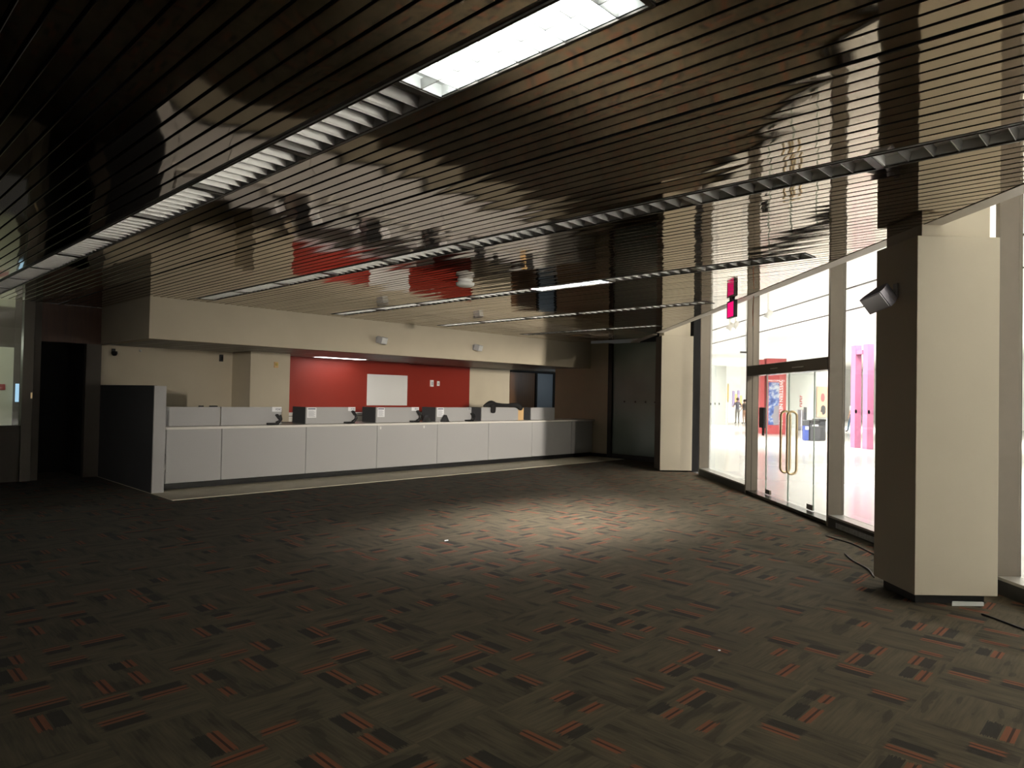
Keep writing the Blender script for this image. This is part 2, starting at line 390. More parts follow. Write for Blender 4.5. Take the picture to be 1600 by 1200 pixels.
# ------------------------------------------------------------------ ceiling lights
def make_light(lit):
    r = empty('ceiling_light', (0, 0, 0)); L = FL
    x0, x1 = -0.112, 0.136
    g = G()                                 # open-bottomed sheet-metal box
    h = .15 if lit == 'lamp3' else .075
    g.box(x0 - .012, x0, .0, L, .004, h).box(x1, x1 + .012, .0, L, .004, h).box(x0, x1, 0, .03, .004, h).box(x0, x1, L - .03, L, .004, h).box(x0, x1, .03, L - .03, h - .012, h)
    link('housing', g, 'housing', r)
    g = G()
    g.box(-.150, x0, 0, L, .010, .022).box(x0 - .006, x0, 0, L, -.003, .010).box(x1, x1 + .016, 0, L, -.004, .010)
    g.box(x0, x1, 0, .022, -.003, .010).box(x0, x1, L - .022, L, -.003, .010)
    link('frame', g, 'fframe', r)
    g = G(); n = 18 if lit == 'lamp3' else 9; a, c = .026, L - .026
    P = [(-.003, .004), (.003, .004), (.006, .02), (.017, .085), (-.017, .085), (-.006, .02)] if lit == 'lamp3' else [(-.002, .002), (.002, .002), (.0055, .016), (.017, .052), (-.017, .052), (-.0055, .016)]
    if lit == 'lamp1': P = [(-.002, .002), (.002, .002), (.003, .012), (.006, .050), (-.006, .050), (-.003, .012)]
    def blade(T, ln):                       # parabolic blade: wide at the top, thin bright edge below
        g.prism(P, -ln / 2, ln / 2, 'x', T)
    for i in range(1, n):
        blade(Matrix.Translation(((x0 + x1) / 2, a + (c - a) * i / n, 0)), x1 - x0)
    if lit: blade(Matrix.Translation(((x0 + x1) / 2, L / 2, 0)) @ Matrix.Rotation(PI / 2, 4, 'Z'), c - a)
    link('louver', g, 'alu', r)
    if lit == 'lamp3': link('lamp', G().box(x0 + .005, x1 - .005, .03, L - .03, .092, .105), lit, r)
    elif lit: link('lamp', G().box(x0 + .005, x1 - .005, .12, L - .12, .052, .060), lit, r)
    return r
dark = None
ORD = ['first', 'second', 'third', 'fourth', 'fifth', 'sixth', 'seventh', 'eighth', 'ninth', 'tenth', 'eleventh']
RN = ['leftmost row', 'second row from left', 'third row from left', 'fourth row from left', 'last row, nearest the dark glass']
for k, (ys, n) in enumerate(ROWY):
    for j in range(n):
        y = ys + j * FL
        lit = {(0, 0): 'lamp1', (2, 2): 'lamp3'}.get((k, j))
        if lit: o = make_light(lit)
        elif dark is None: o = dark = make_light(None)
        else: o = copy_tree(dark)
        o.location = (ROWX[k], y, CEIL - .001)
        if lit == 'lamp1': lb = 'large glowing white louvred ceiling light at the top of the picture'
        elif lit == 'lamp3': lb = 'small distant glowing white ceiling light in the third row'
        else: lb = 'unlit louvred ceiling light, %s from the near end, %s' % (ORD[j], RN[k])
        tag(o, lb, 'ceiling light', 'recessed louvred lights in the slat ceiling')

# ------------------------------------------------------------------ soffit over the counter
g = G().prism([(XT, YS), (XR, YS), (XR, YS + .15), (XT + .15, YS + .15), (XT + .15, 14.3), (XT, 14.3)], DROP - .012, CEIL + .12)
link('soffit', g, 'beige', label='long beige soffit hanging over the teller counter', cat='soffit', kind=ST)
link('ceiling_office', G().box(XT + .15, 17.4, YS + .15, 15.2, DROP, DROP + .08), 'lay', label='grey lay-in tile ceiling under the soffit behind the counter', cat='ceiling', kind=ST)
# soffit speakers
def wall_speaker(loc, label, dx):
    r = empty('wall_speaker', loc, label, 'speaker', 'small speakers on the soffit')
    T = Matrix.Translation((0, -.13, -.01)) @ Matrix.Rotation(dx, 4, 'Z') @ Matrix.Rotation(math.radians(14), 4, 'X')
    link('cabinet', G().prism([(-.10, -.07), (.10, -.07), (.075, .07), (-.075, .07)], -.065, .065, 'z', T), 'greyplastic', r)
    link('grille', G().box(-.09, .09, -.077, -.07, -.055, .055, T=T), 'wt', r)
    link('bracket', G().box(-.025, .025, -.07, 0, -.02, .02).box(-.05, .05, -.012, 0, -.06, .06), 'greyplastic', r)
wall_speaker((8.02, YS, 2.672), 'small grey speaker on the soffit above the red wall', .35)
wall_speaker((10.65, YS, 2.69), 'small grey speaker further right on the soffit', .35)

# ------------------------------------------------------------------ office walls behind the counter
box('wall_back', (XT + .0, 6.30, YB, YB + .15, 0, DROP), 'beige', 'beige back wall at the left behind the counter', 'wall')
box('wall_pier', (6.30, 7.16, 13.45, YB + .15, 0, DROP), 'beige', 'beige wall pier left of the red wall', 'wall')
box('wall_red', (7.16, 10.95, YB, YB + .15, 0, DROP), 'red', 'bright red accent wall holding the whiteboard', 'wall')
box('wall_red', (10.95, 13.35, YB + .3, YB + .45, 0, DROP), 'red', 'darker set-back red wall right of the whiteboard', 'wall')
box('wall_red_return', (10.95, 11.0, YB + .15, YB + .3, 0, DROP), 'red', 'narrow return between the two red walls', 'wall')
box('wall_office', (13.35, 15.0, YB + .3, YB + .45, 0, DROP), 'beige', 'beige back wall right of the red wall', 'wall')
g = G().prism([(XR, 10.93), (XR + .15, 10.93), (XR + .15, 12.78), (XR, 12.78)], 0, CEIL + .02)
link('wall_right', g, 'beige', label='beige end wall at the right of the counter', cat='wall', kind=ST)
box('wall_corridor', (17.2, 17.35, 12.0, 15.2, 0, DROP), 'beige', 'dim corridor wall behind the end wall', 'wall')
box('baseboard_right', (XR - .012, XR, 10.93, 11.5, .008, .10), 'rubber', 'black rubber baseboard of the end wall', 'baseboard')
# door and side light at the far right
d = empty('door_3', (15.02, YB + .3, 0), 'brown wooden door beyond the right end of the counter', 'door', kind=ST)
link('leaf', G().box(0, 1.13, 0, .05, 0.01, 2.33), 'wood', d); link('frame', G().box(1.13, 1.21, -.04, .1, 0, 2.38).box(0, 1.13, -.04, .1, 2.33, 2.38), 'plenum', d)
link('handle', G().tube([(1.03, -.02, 1.0), (1.03, -.06, 1.0), (.92, -.06, 1.0)], .01, 8), 'sill', d, smooth=True)
d = empty('window_6', (16.24, YB + .3, 0), 'blue grey glass panel beside the brown wooden door', 'window', kind=ST)
link('pane', G().box(0, .80, .02, .05, .1, 2.33), 'frost', d); link('frame', G().box(.80, .96, -.02, .1, 0, 2.38).box(0, .80, -.02, .1, 2.33, 2.38).box(0, .80, -.02, .1, 0, .1), 'plenum', d)

# whiteboard, switch plates, strobe, camera
g = G().box(-.61, .61, -.03, -.004, 0, .77, .004)
link('whiteboard', g, 'wt', None, (10.27, YB, 1.30), label='blank pale whiteboard mounted on the red wall', cat='whiteboard')
r = empty('thermostat', (11.94, YB + .3, 1.90), 'larger white control box on the darker red wall', 'thermostat')
link('body', G().box(-.055, .055, -.035, 0, -.09, .09, .006), 'wt', r); link('vent', G().box(-.03, .03, -.038, -.034, -.05, .05), 'greyplastic', r)
r = empty('light_switch', (12.18, YB + .3, 1.90), 'smaller white wall plate right of the control box', 'switch')
link('plate', G().box(-.045, .045, -.012, 0, -.065, .065, .003), 'wt', r); link('rocker', G().box(-.02, .02, -.018, -.011, -.03, .03), 'greyplastic', r)
r = empty('strobe_alarm', (6.84, 13.45, 2.15), 'small amber alarm strobe on the wall pier', 'alarm')
link('body', G().box(-.045, .045, -.03, 0, -.06, .06, .006), 'tan', r); link('lens', G().box(-.025, .025, -.055, -.03, -.02, .035, .006), 'yellow', r)
r = empty('security_camera', (4.04, YB, 2.28), 'small black dome camera high on the left back wall', 'camera')
link('mount', G().box(-.03, .03, -.03, 0, -.04, .06), 'charcoal', r)
link('dome', G().lathe([(0, -.06), (.035, -.05), (.055, -.01), (.05, .03), (0, .035)], 16, Matrix.Translation((0, -.075, -.02))), 'black', r, smooth=True)
r = empty('motion_sensor', (6.06, YB, 2.27), 'small dark sensor high on the wall left of the pier', 'sensor')
link('body', G().prism([(-.04, 0), (.04, 0), (.02, -.06), (-.02, -.06)], -.07, .07), 'charcoal', r); link('lens', G().box(-.018, .018, -.064, -.06, -.04, .03), 'plenum', r)
link('wall_button', G().lathe([(0, -.02), (.02, -.015), (.022, 0)], 12, Matrix.Translation((0, -.0, 0)) @ Matrix.Rotation(-PI / 2, 4, 'X')), 'wt', None, (4.50, YB - .02, 2.33), label='tiny pale round fitting on the left back wall', cat='wall fitting')

# lit light under the soffit
r = empty('office_light', (8.02, 13.72, DROP), 'lit strip light in the office ceiling before the red wall', 'ceiling light')
link('frame', G().box(-.02, 1.27, -.02, 0, -.012, .0).box(-.02, 1.27, .30, .32, -.012, 0).box(-.02, 0, 0, .30, -.012, 0).box(1.25, 1.27, 0, .30, -.012, 0), 'wt', r)
link('lamp', G().box(0, 1.25, 0, .30, -.01, -.002), 'lampo', r)

# ------------------------------------------------------------------ counter
SE = [3.93, 4.88, 6.42, 7.97, 9.52, 11.05, 12.54, 14.08, 14.99]
for i, (a, c) in enumerate(zip(SE, SE[1:])):
    r = empty('counter_unit', ((a + c) / 2, 11.4, 0), 'grey laminate counter front, %s panel from the tall partition' % ORD[i], 'counter panel', 'front panels of the teller counter')
    h = (c - a) / 2
    link('front_panel', G().box(-h + .007, h - .007, 0, .05, .115, .962, .003), 'grey', r)
    link('backing', G().box(-h, h, .052, .07, .02, .955), 'black', r)
    link('toe_kick', G().box(-h, h, .10, .13, .008, .115), 'rubber', r)
g = G().box(3.91, 14.99, 11.335, 12.25, .964, 1.006, .006)
link('countertop', g, 'white', label='long white laminate worktop along the teller counter', cat='countertop')
# tall partition at the left end
r = empty('partition', (3.83, 11.25, 0), 'tall grey partition closing the left end of the counter', 'partition')
link('side_panel', G().box(-.08, -.03, .0, 2.70, .006, 1.655), 'greyd', r)
link('end_panel', G().box(-.078, .095, -.03, .0, .006, 1.65), 'grey', r)
link('inner_panel', G().box(-.03, .09, .0, 2.70, .02, 1.64), 'grey', r)
# dividers on the worktop
DV = [(3.95, 4.935, 0), (4.955, 6.04, 0), (6.53, 7.59, 1), (8.09, 9.17, 1), (9.66, 10.70, 1), (11.03, 12.26, 1), (12.74, 13.64, 1)]
DL = ['grey worktop divider nearest the tall partition', 'grey worktop divider carrying the leftmost bank sign, left of the red wall',
      'grey worktop divider with a notice in front of the red wall', 'grey worktop divider with a notice below the whiteboard',
      'grey worktop divider with a notice left of the draped coat', 'grey worktop divider under the draped black coat', 'last grey worktop divider towards the end wall']
YD = 11.62
for i, (a, c, side) in enumerate(DV):
    r = empty('counter_divider', ((a + c) / 2, YD, 1.006), DL[i], 'divider', 'dividers standing on the worktop')
    h = (c - a) / 2
    link('front_panel', G().box(-h, h, 0, .03, 0, .312, .003), 'grey', r)
    if side: link('side_panel', G().box(-h, -h + .03, .03, .50, 0, .312, .003), 'greyd', r)
    else: link('top_cap', G().box(-h, h, .03, .05, .28, .312), 'grey', r)
r = empty('wood_panel', (12.39, YD + .05, 1.006), 'narrow tan wooden panel right of the draped coat', 'panel')
link('board', G().box(-.12, .12, 0, .025, 0, .30), 'tan', r); link('edge_strip', G().box(-.128, -.12, -.004, .03, 0, .30), 'black', r)
# bank signs and notices taped to the dividers
def sign(x0, x1, z0, z1, label, lettered=True):
    r = empty('bank_sign', ((x0 + x1) / 2, YD - .004, z0), label, 'sign', 'small bank signs on the dividers')
    w, h = x1 - x0, z1 - z0
    link('plate', G().box(-w / 2, w / 2, -.004, .003, 0, h), 'paper' if lettered else 'grey', r)
    text('lettering', 'FDIC', h * .62, 'ink', r, (w * .16, -.0055, h * .27), (PI / 2, 0, 0), .0008, 'CENTER')
sign(5.86, 6.04, 1.235, 1.32, 'white bank insurance sign on the leftmost signed divider')
sign(7.43, 7.59, 1.245, 1.32, 'white bank insurance sign above the counter device in front of the red wall')
sign(8.98, 9.17, 1.245, 1.32, 'white bank insurance sign right of the whiteboard')
sign(10.55, 10.68, 1.255, 1.312, 'small grey bank insurance sign left of the coat', False)
def notice(x0, x1, z0, z1, label):
    r = empty('paper_notice', ((x0 + x1) / 2, YD - .004, z0), label, 'notice', 'paper notices taped to the dividers')
    w, h = x1 - x0, z1 - z0
    link('sheet', G().box(-w / 2, w / 2, -.002, .003, 0, h), 'paper', r)
    g = G().box(-w * .42, w * .40, -.0028, -.0019, h * .82, h * .91)
    link('heading_print', g, 'ink', r); g = G()
    for q in range(9): g.box(-w * .38, w * (.38 - .1 * (q % 3)), -.0028, -.0019, h * (.10 + .07 * q), h * (.125 + .07 * q))
    link('body_print', g, 'inkgrey', r)
notice(6.55, 6.74, 1.12, 1.31, 'white paper notice on the divider left of the lit red patch')
notice(8.12, 8.29, 1.12, 1.31, 'white paper notice on the divider under the whiteboard')
notice(9.68, 9.87, 1.11, 1.31, 'white paper notice behind the right black tent card')
# card readers on swan necks
def reader(x, label, up):
    r = empty('card_reader', (x, YD - .10, 1.006), label, 'card reader', 'black card readers at the teller stations')
    link('base', G().box(-.17, .03, -.05, .05, 0, .035, .012), 'black', r)
    link('neck', G().tube([(.0, 0, .03), (.05, 0, .055), (.085, 0, .10), (.07, 0, .16), (.03, 0, .20 if up else .15)], [.03, .028, .026, .022, .018], 10), 'black', r, smooth=True)
    T = Matrix.Translation((.03, 0, .20 if up else .14)) @ Matrix.Rotation(.9, 4, 'Y')
    link('keypad', G().box(-.055, .055, -.04, .04, -.018, .018, .008, T), 'black', r); link('screen', G().box(-.04, .0, -.03, .03, .0181, .0195, 0, T), 'greyplastic', r)
def cup(x, label, tall):
    return reader(x, label, tall)
reader(5.90, 'squat black card reader below the leftmost bank sign', False)
reader(7.47, 'curved black card reader in front of the red wall', True)
reader(9.06, 'upright black card reader right of the whiteboard', True)
reader(10.62, 'low black card reader left of the coat', False)
# black tent cards
def tent(x, label):
    r = empty('tent_card', (x, YD - .16, 1.006), label, 'tent card', 'black triangular tent cards')
    link('card', G().prism([(-.085, 0), (.085, 0), (0, .15)], -.05, .05, 'y'), 'black', r)
    link('base', G().box(-.10, .10, -.06, .06, 0, .006), 'black', r)
tent(9.27, 'left black triangular tent card on the worktop'); tent(9.78, 'right black triangular tent card on the worktop')
# small items on the first dividers and the panel clips
for x, lb in ((4.62, 'small black clip on the divider nearest the partition'), (4.85, 'longer black clip near the divider corner')):
    link('binder_clip', G().box(-.035 if x < 4.7 else -.09, .035, -.012, .04, 0, .022, .004), 'black', None, (x, YD, 1.318), label=lb, cat='clip', group='black clips on the divider')
for x, z, lb in ((8.04, .905, 'white clip on the counter front below the whiteboard'), (9.14, .905, 'white clip on the counter front below the left tent card')):
    link('wall_clip', G().box(-.018, .018, -.015, .001, -.02, .035, .004), 'wt', None, (x, 11.4, z), label=lb, cat='clip', group='white clips on the counter front')
# back cabinet
r = empty('back_cabinet', (9.2, 13.85, 0), 'low white back cabinet in front of the red wall', 'cabinet')
link('body', G().box(-2.0, 2.1, 0, .42, .008, 1.10), 'white', r); link('cabinet_top', G().box(-2.03, 2.13, -.03, .43, 1.10, 1.135, .004), 'wt', r); link('reveal', G().box(-2.0, 2.1, -.006, 0, 1.06, 1.072), 'greyd', r)
# desk behind
box('teller_desk', (6.05, 11.0, 12.35, 13.0, .008, .985), 'charcoal', 'dark teller desk behind the worktop seen between dividers', 'desk', None)

# draped black coat over a divider
def skin_mesh(name, verts, edges, radii, mats, parent=None, loc=(0, 0, 0), sub=2, rz=0.0, root=0):
    me = bpy.data.meshes.new(name + '_sk'); me.from_pydata(verts, edges, [])
    o = bpy.data.objects.new(name + '_sk', me); C.objects.link(o)
    sk = o.modifiers.new('Skin', 'SKIN'); sk.use_smooth_shade = True
    if not me.skin_vertices:
        bpy.context.view_layer.objects.active = o
    for i, r in enumerate(radii):
        v = me.skin_vertices[0].data[i]; v.radius = (r, r) if not isinstance(r, tuple) else r
        v.use_root = (i == root)
    ss = o.modifiers.new('Subd', 'SUBSURF'); ss.levels = sub; ss.render_levels = sub
    dg = bpy.context.evaluated_depsgraph_get(); dg.update()
    m2 = bpy.data.meshes.new_from_object(o.evaluated_get(dg)); m2.name = name
    bpy.data.objects.remove(o); m2.materials.clear()
    for x in mats: m2.materials.append(M[x])
    for p in m2.polygons: p.use_smooth = True; p.material_index = 0
    q = bpy.data.objects.new(name, m2); C.objects.link(q); q.location = loc; q.rotation_euler = (0, 0, rz)
    if parent: q.parent = parent
    return q
r = empty('coat', (11.64, YD + .02, 1.318), 'black coat draped over the grey divider', 'coat')
V = [(-.55, 0, .025), (-.42, 0, .065), (-.30, 0, .09), (-.14, .01, .062), (.08, .01, .05), (.30, .01, .048), (.46, .0, .062), (.56, -.04, .055), (.62, -.10, .0), (.63, -.12, -.07)]
skin_mesh('collar_fold', V, [(i, i + 1) for i in range(len(V) - 1)], [.02, .06, .095, .06, .05, .048, .06, .075, .075, .04], ['cloth'], r)
V = [(-.30, -.05, .08), (-.30, -.085, .02), (-.30, -.085, -.07), (-.30, -.08, -.14)]
skin_mesh('sleeve', V, [(0, 1), (1, 2), (2, 3)], [(.09, .05), (.085, .03), (.085, .025), (.075, .02)], ['cloth'], r)

# ------------------------------------------------------------------ left wall with dark doorway and window
YW = 14.0
g = G().prism([(-6, 0), (2.58, 0), (2.58, .94), (-6, .94)], YW, YW + .15, 'y')
link('wall_left', g, 'coverplate', label='dark low wall under the left window', cat='wall', kind=ST)
box('wall_transom', (2.84, 3.75, YW, YW + .12, 2.385, 3.045), 'wooddark', 'red brown wood panel above the dark doorway', 'wall')
box('wall_jamb', (3.52, 3.76, YW - .02, YW + .12, 0, 2.385), 'coverplate', 'dark brown jamb right of the dark doorway', 'wall')
r = empty('door_frame', (2.70, YW, 0), 'brown metal door frame post between the left window and the dark doorway', 'door frame', kind=ST)
link('post', G().box(-.12, .03, -.06, .12, 0, 3.045), 'postm', r); link('stop', G().box(.04, .14, -.02, .12, 0, 3.045), 'coverplate', r)
link('latch', G().box(.0, .022, -.075, -.06, 1.40, 1.50), 'brass', r)
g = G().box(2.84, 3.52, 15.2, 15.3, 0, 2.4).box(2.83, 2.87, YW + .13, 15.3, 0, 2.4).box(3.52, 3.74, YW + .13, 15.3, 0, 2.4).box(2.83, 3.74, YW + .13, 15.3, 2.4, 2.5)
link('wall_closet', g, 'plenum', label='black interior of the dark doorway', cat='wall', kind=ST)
w = empty('window_5', (0.0, YW, .94), 'left interior window looking into a dim lobby', 'window', kind=ST)
link('pane', G().box(-4, 2.58, .05, .06, 0, 2.1), 'glass', w); link('sill', G().box(-4, 2.58, -.02, .12, -.03, 0), 'coverplate', w)
# dim lobby behind the left window
link('lobby_floor', G().box(-6, 2.7, YW + .2, 24, -.1, 0), 'lobbyfloor', label='pale stone floor of the dim lobby', cat='floor', kind=ST)
box('wall_lobby', (-6, 3.87, 22.0, 22.2, 0, 2.62), 'palewall', 'pale yellow green lobby wall behind the left window', 'wall')
box('lobby_ceiling', (-6, 4.0, YW + .2, 24, 3.15, 3.25), 'slat', 'dark reflective ceiling of the dim lobby', 'ceiling')
box('wall_lobby_side', (3.87, 4.6, 22.0, 22.2, 0, 3.2), 'coverplate', 'dark recess beside the pale lobby wall', 'wall')
box('wall_lobby_upper', (-6, 3.87, 22.02, 22.2, 2.62, 3.2), 'coverplate', 'dark band above the pale lobby wall', 'wall')
link('display_screen', G().box(-.03, .045, -.06, -.004, 0, .48), 'screen', None, (3.95, 22.0, 1.19), label='narrow glowing blue screen seen through the left window', cat='screen')
link('red_notice', G().box(-.12, .10, -.02, -.004, 0, .15), 'kred', None, (3.60, 22.0, 1.50), label='red notice on the lobby wall', cat='notice')

# ------------------------------------------------------------------ columns
def column(u0, u1, s0, s1, zb, zt, nsp, label, near):
    cu_, cs = (u0 + u1) / 2, (s0 + s1) / 2; hu, hs = (u1 - u0) / 2, (s1 - s0) / 2
    r = empty('column', W(cs, cu_, 0), label, 'column', rz=A45, kind=ST)
    link('cladding', G().box(-hu, hu, -hs, hs, zb, zt, .004), 'cream', r)
    link('shaft', G().box(-hu + .035, hu - .06, -hs + .06 if near else -hs + .06, hs - .055, zt - .2, 4.6), 'cream', r)
    link('plinth', G().box(-hu + .07, hu - .07, -hs + .06, hs - .05, 0, zb + .05), 'rubber', r)
    return r
c1 = column(5.43, 6.03, 3.325, 3.995, .078, 2.95, 0, 'cream boxed column nearest the camera at the right', True)
c2 = column(15.05, 15.60, 3.54, 4.24, .03, 2.995, 0, 'cream boxed column at the far end beside the dark glass', False)
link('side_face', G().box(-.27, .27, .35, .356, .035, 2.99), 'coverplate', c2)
# loose white strip under the near column
link('floor_scrap', G().prism([(0, 0), (.26, .035), (.25, .045), (.02, .03)], 0, .03), 'wt', None, W(3.62, 5.42, 0), A45 - PI / 2 - .1, label='loose pale strip poking out under the near column', cat='scrap')
# speaker on the column
r = empty('column_speaker', W(3.325, 5.72, 2.55), 'white angled speaker on a bracket on the near column', 'speaker', rz=A45)
link('bracket', G().box(-.03, .03, 0, .012, -.06, .06).tube([(0, .0, .0), (0, .05, -.01), (-.01, .09, -.03)], .016, 8), 'greyplastic', r)
T = Matrix.Translation((-.03, .155, -.075)) @ Matrix.Rotation(math.radians(-38), 4, 'X') @ Matrix.Rotation(math.radians(18), 4, 'Z')
link('cabinet', G().prism([(-.115, -.075), (.115, -.075), (.115, -.02), (.06, .10), (-.06, .10), (-.115, -.02)], -.075, .075, 'z', T @ Matrix.Rotation(PI, 4, 'Z')), 'mapgrey', r)
link('grille', G().box(-.105, .105, .075, .082, -.066, .066, T=T), 'greyplastic', r)

# ------------------------------------------------------------------ glass wall
FU = [5.78, 8.79, 11.755, 14.51]
FN = ['bronze window fin directly right of the near column', 'bronze window fin at the right side of the glass doors',
      'bronze window fin at the left side of the glass doors', 'bronze window fin right of the far column']
for u, lb in zip(FU, FN):
    r = empty('mullion', W(4.35, u + .025, 0), lb, 'mullion', 'bronze fins of the glass wall', rz=A45, kind=ST)
    if abs(u - 11.755) < .01:
        link('front_leaf', G().box(-.025, .025, .012, .10, 0, 4.6), 'fin', r); link('back_leaf', G().box(-.025, .025, -.095, .004, 0, 4.6), 'fin', r)
        link('gasket', G().box(-.018, .018, .003, .013, 0, 4.6).box(-.02, .02, -.103, -.095, 0, 4.6), 'fingap', r)
    else:
        link('blade', G().box(-.025, .025, -.095, .10, 0, 4.6), 'fin', r); link('gasket', G().box(-.02, .02, -.105, -.095, 0, 4.6), 'fingap', r)
def bay(n, u0, u1, z0, label, dots=()):
    r = empty('window_%d' % n, W(4.42, (u0 + u1) / 2, 0), label, 'window', rz=A45, kind=ST); h = (u1 - u0) / 2
    link('pane', G().box(-h, h, -.005, .005, z0, 4.6), 'glass', r)
    if z0 < 1:
        link('sill', G().box(-h, h, -.03, .175, .125, .15), 'sill', r); link('base', G().box(-h, h, -.03, .168, 0, .125), 'rubber', r)
        if n == 2: link('peeling_patch', G().box(-h + .1, h - .2, .168, .171, .02, .085), 'peel', r)
    for u, z in dots:
        link('safety_dot', G().lathe([(0, .0), (.024, .0), (.024, .004), (0, .004)], 14, Matrix.Translation((u - (u0 + u1) / 2, .005, z)) @ Matrix.Rotation(-PI / 2, 4, 'X')), 'black', r)
    return r
bay(1, 1.0, 5.78, .15, 'clear window bay right of the near column')
bay(2, 5.83, 8.79, .15, 'clear window bay between the near column and the glass doors', [(8.44, 1.49), (8.14, 1.49), (7.84, 1.49), (7.5, 1.49)])
bay(3, 11.805, 14.51, .15, 'clear window bay between the glass doors and the far column', [(14.31, 1.51), (14.02, 1.52), (13.75, 1.52)])
bay(4, 8.84, 11.755, 2.19, 'clear transom glass above the double doors')
# header and threshold of the doors
r = empty('door_header', W(4.36, 10.30, 0), 'dark bronze header beam above the glass doors', 'door header', rz=A45, kind=ST)
link('beam', G().box(-1.46, 1.455, -.09, .115, 2.02, 2.19, .006), 'bronze', r); link('threshold', G().box(-1.46, 1.455, -.09, .11, 0, .06), 'bronze', r)
link('closer_arm', G().box(-.75, -.40, .115, .130, 2.085, 2.097).box(.15, .40, .115, .13, 2.10, 2.11), 'sill', r)
def leaf(n, uh, um, label):
    r = empty('door_%d' % n, W(4.42, uh, .06), label, 'door', 'double glass doors', rz=A45, kind=ST); d = um - uh
    link('pane', G().box(min(0, d), max(0, d), -.006, .006, .01, 1.955), 'glass', r)
    sg = 1 if d > 0 else -1
    link('edge_strip', G().box(0, sg * .012, -.007, .007, .01, 1.955).box(d - sg * .008, d, -.007, .007, .01, 1.955), 'glassedge', r)
    link('pivot_patch', G().box(sg * .01, sg * .19, -.014, .014, .012, .085), 'fin', r)
    c = d - sg * .115; p = []; hw, z0, z1 = .072, .44, 1.385      # pull handle: one long oval reaching through the glass
    for i in range(9): t = PI * i / 8; p.append((c, hw * math.cos(t), z1 - hw + hw * math.sin(t)))
    for i in range(9): t = PI + PI * i / 8; p.append((c, hw * math.cos(t), z0 + hw + hw * math.sin(t)))
    link('handle', G().tube(p, .018, 12, True), 'brass', r, smooth=True)
leaf(1, 11.30, 10.435, 'left leaf of the glass double doors')
leaf(2, 9.575, 10.425, 'right leaf of the glass double doors')
for n, u0, u1, lb in ((7, 11.31, 11.75, 'narrow fixed glass left of the double doors'), (8, 8.85, 9.565, 'narrow fixed glass right of the double doors')):
    r = empty('window_%d' % n, W(4.42, (u0 + u1) / 2, .06), lb, 'window', rz=A45, kind=ST); h = (u1 - u0) / 2
    link('pane', G().box(-h, h, -.005, .005, 0, 1.96), 'glass', r)
    link('edge_strip', G().box(-h, -h + .008, -.006, .006, 0, 1.96), 'glassedge', r)
r = empty('door_control', W(4.395, 11.36, 1.02), 'black lock box on the left side of the glass doors', 'lock box', rz=A45)
link('body', G().box(-.09, .09, 0, .05, .13, .47, .01), 'black', r); link('stem', G().box(-.025, .025, 0, .02, 0, .13), 'black', r)
# dark glazing beside the far column, on the end wall line
r = empty('window_9', (XR + .03, 10.93, 0), 'dark green glass panel between the end wall and the far column', 'window', kind=ST)
link('pane', G().box(.02, .04, -2.4, -.13, .12, CEIL), 'darkglass', r)
link('frame', G().box(-.03, .08, -.13, 0, 0, CEIL).box(-.02, .08, -2.4, -.13, 0, .12).box(-.03, .08, -2.55, -2.4, 0, CEIL), 'rubber', r)
g = G()
for y in (10.421, 10.082, 9.771, 9.487): g.lathe([(0, 0), (.024, 0), (.024, .006), (0, .006)], 12, Matrix.Translation((.02, y - 10.93, 1.508)) @ Matrix.Rotation(-PI / 2, 4, 'Y'))
link('safety_dots', g, 'black', r)
wallbox('wall_end', 4.26, 4.5, 15.1, 21.0, 0, 4.6, 'plenum', 'dark end of the glass wall behind the far column', 'wall')

# exit sign, cord, smoke detector, floor cables
r = empty('exit_sign', W(3.30, 9.77, 2.78), 'glowing magenta red exit sign hanging at the ceiling edge', 'exit sign', rz=A45)
link('face', G().box(-.135, .135, -.02, .02, .012, .225), 'exit', r); link('frame', G().box(-.15, .15, -.026, .026, 0, .012).box(-.15, .15, -.026, .026, .225, .245).box(-.15, -.135, -.026, .026, .012, .225).box(.135, .15, -.026, .026, .012, .225), 'charcoal', r)
link('mount', G().box(-.06, .06, -.02, .02, .245, .272), 'charcoal', r)
link('hanging_cord', G().tube([(0, 0, 0), (.0, .004, -.12), (.012, .004, -.22), (.006, .0, -.32), (.014, 0, -.40)], .006, 6), 'cord', None, W(3.37, 9.12, 3.0), A45, label='thin orange brown cord dangling from the ceiling edge above the doors', cat='cord')
r = empty('smoke_detector', (5.76, 6.42, CEIL), 'round white smoke detector on the slat ceiling', 'smoke detector')
link('base', G().lathe([(0, .0), (.10, .0), (.10, -.018), (0, -.018)], 28), 'wt', r, smooth=False)
link('dome', G().lathe([(.085, -.018), (.085, -.035), (.12, -.045), (.115, -.075), (.08, -.092), (0, -.096)], 28), 'wt', r, smooth=True)
def cable(pts, label):
    o = Vector(pts[0]); P = [Vector(p) for p in pts]; q = []
    for i in range(len(P) - 1):
        for t in (0, .25, .5, .75):
            a, b_, c, d = P[max(i - 1, 0)], P[i], P[i + 1], P[min(i + 2, len(P) - 1)]
            q.append(0.5 * ((2 * b_) + (-a + c) * t + (2 * a - 5 * b_ + 4 * c - d) * t * t + (-a + 3 * b_ - 3 * c + d) * t ** 3) - o)
    q.append(P[-1] - o)
    link('floor_cable', G().tube(q, .007, 8), 'black', None, o, smooth=True, label=label, cat='cable', group='black cables on the carpet')
cable([(8.52, 2.99, .007), (8.29, 2.63, .007), (8.01, 2.374, .007), (7.5, 1.95, .007), (7.1, 1.6, .007)], 'black cable on the carpet along the window base behind the near column')
cable([(7.683, 2.502, .007), (7.40, 2.33, .007), (7.154, 2.119, .007), (6.86, 1.98, .007)], 'black cable on the carpet running to the left side of the near column')
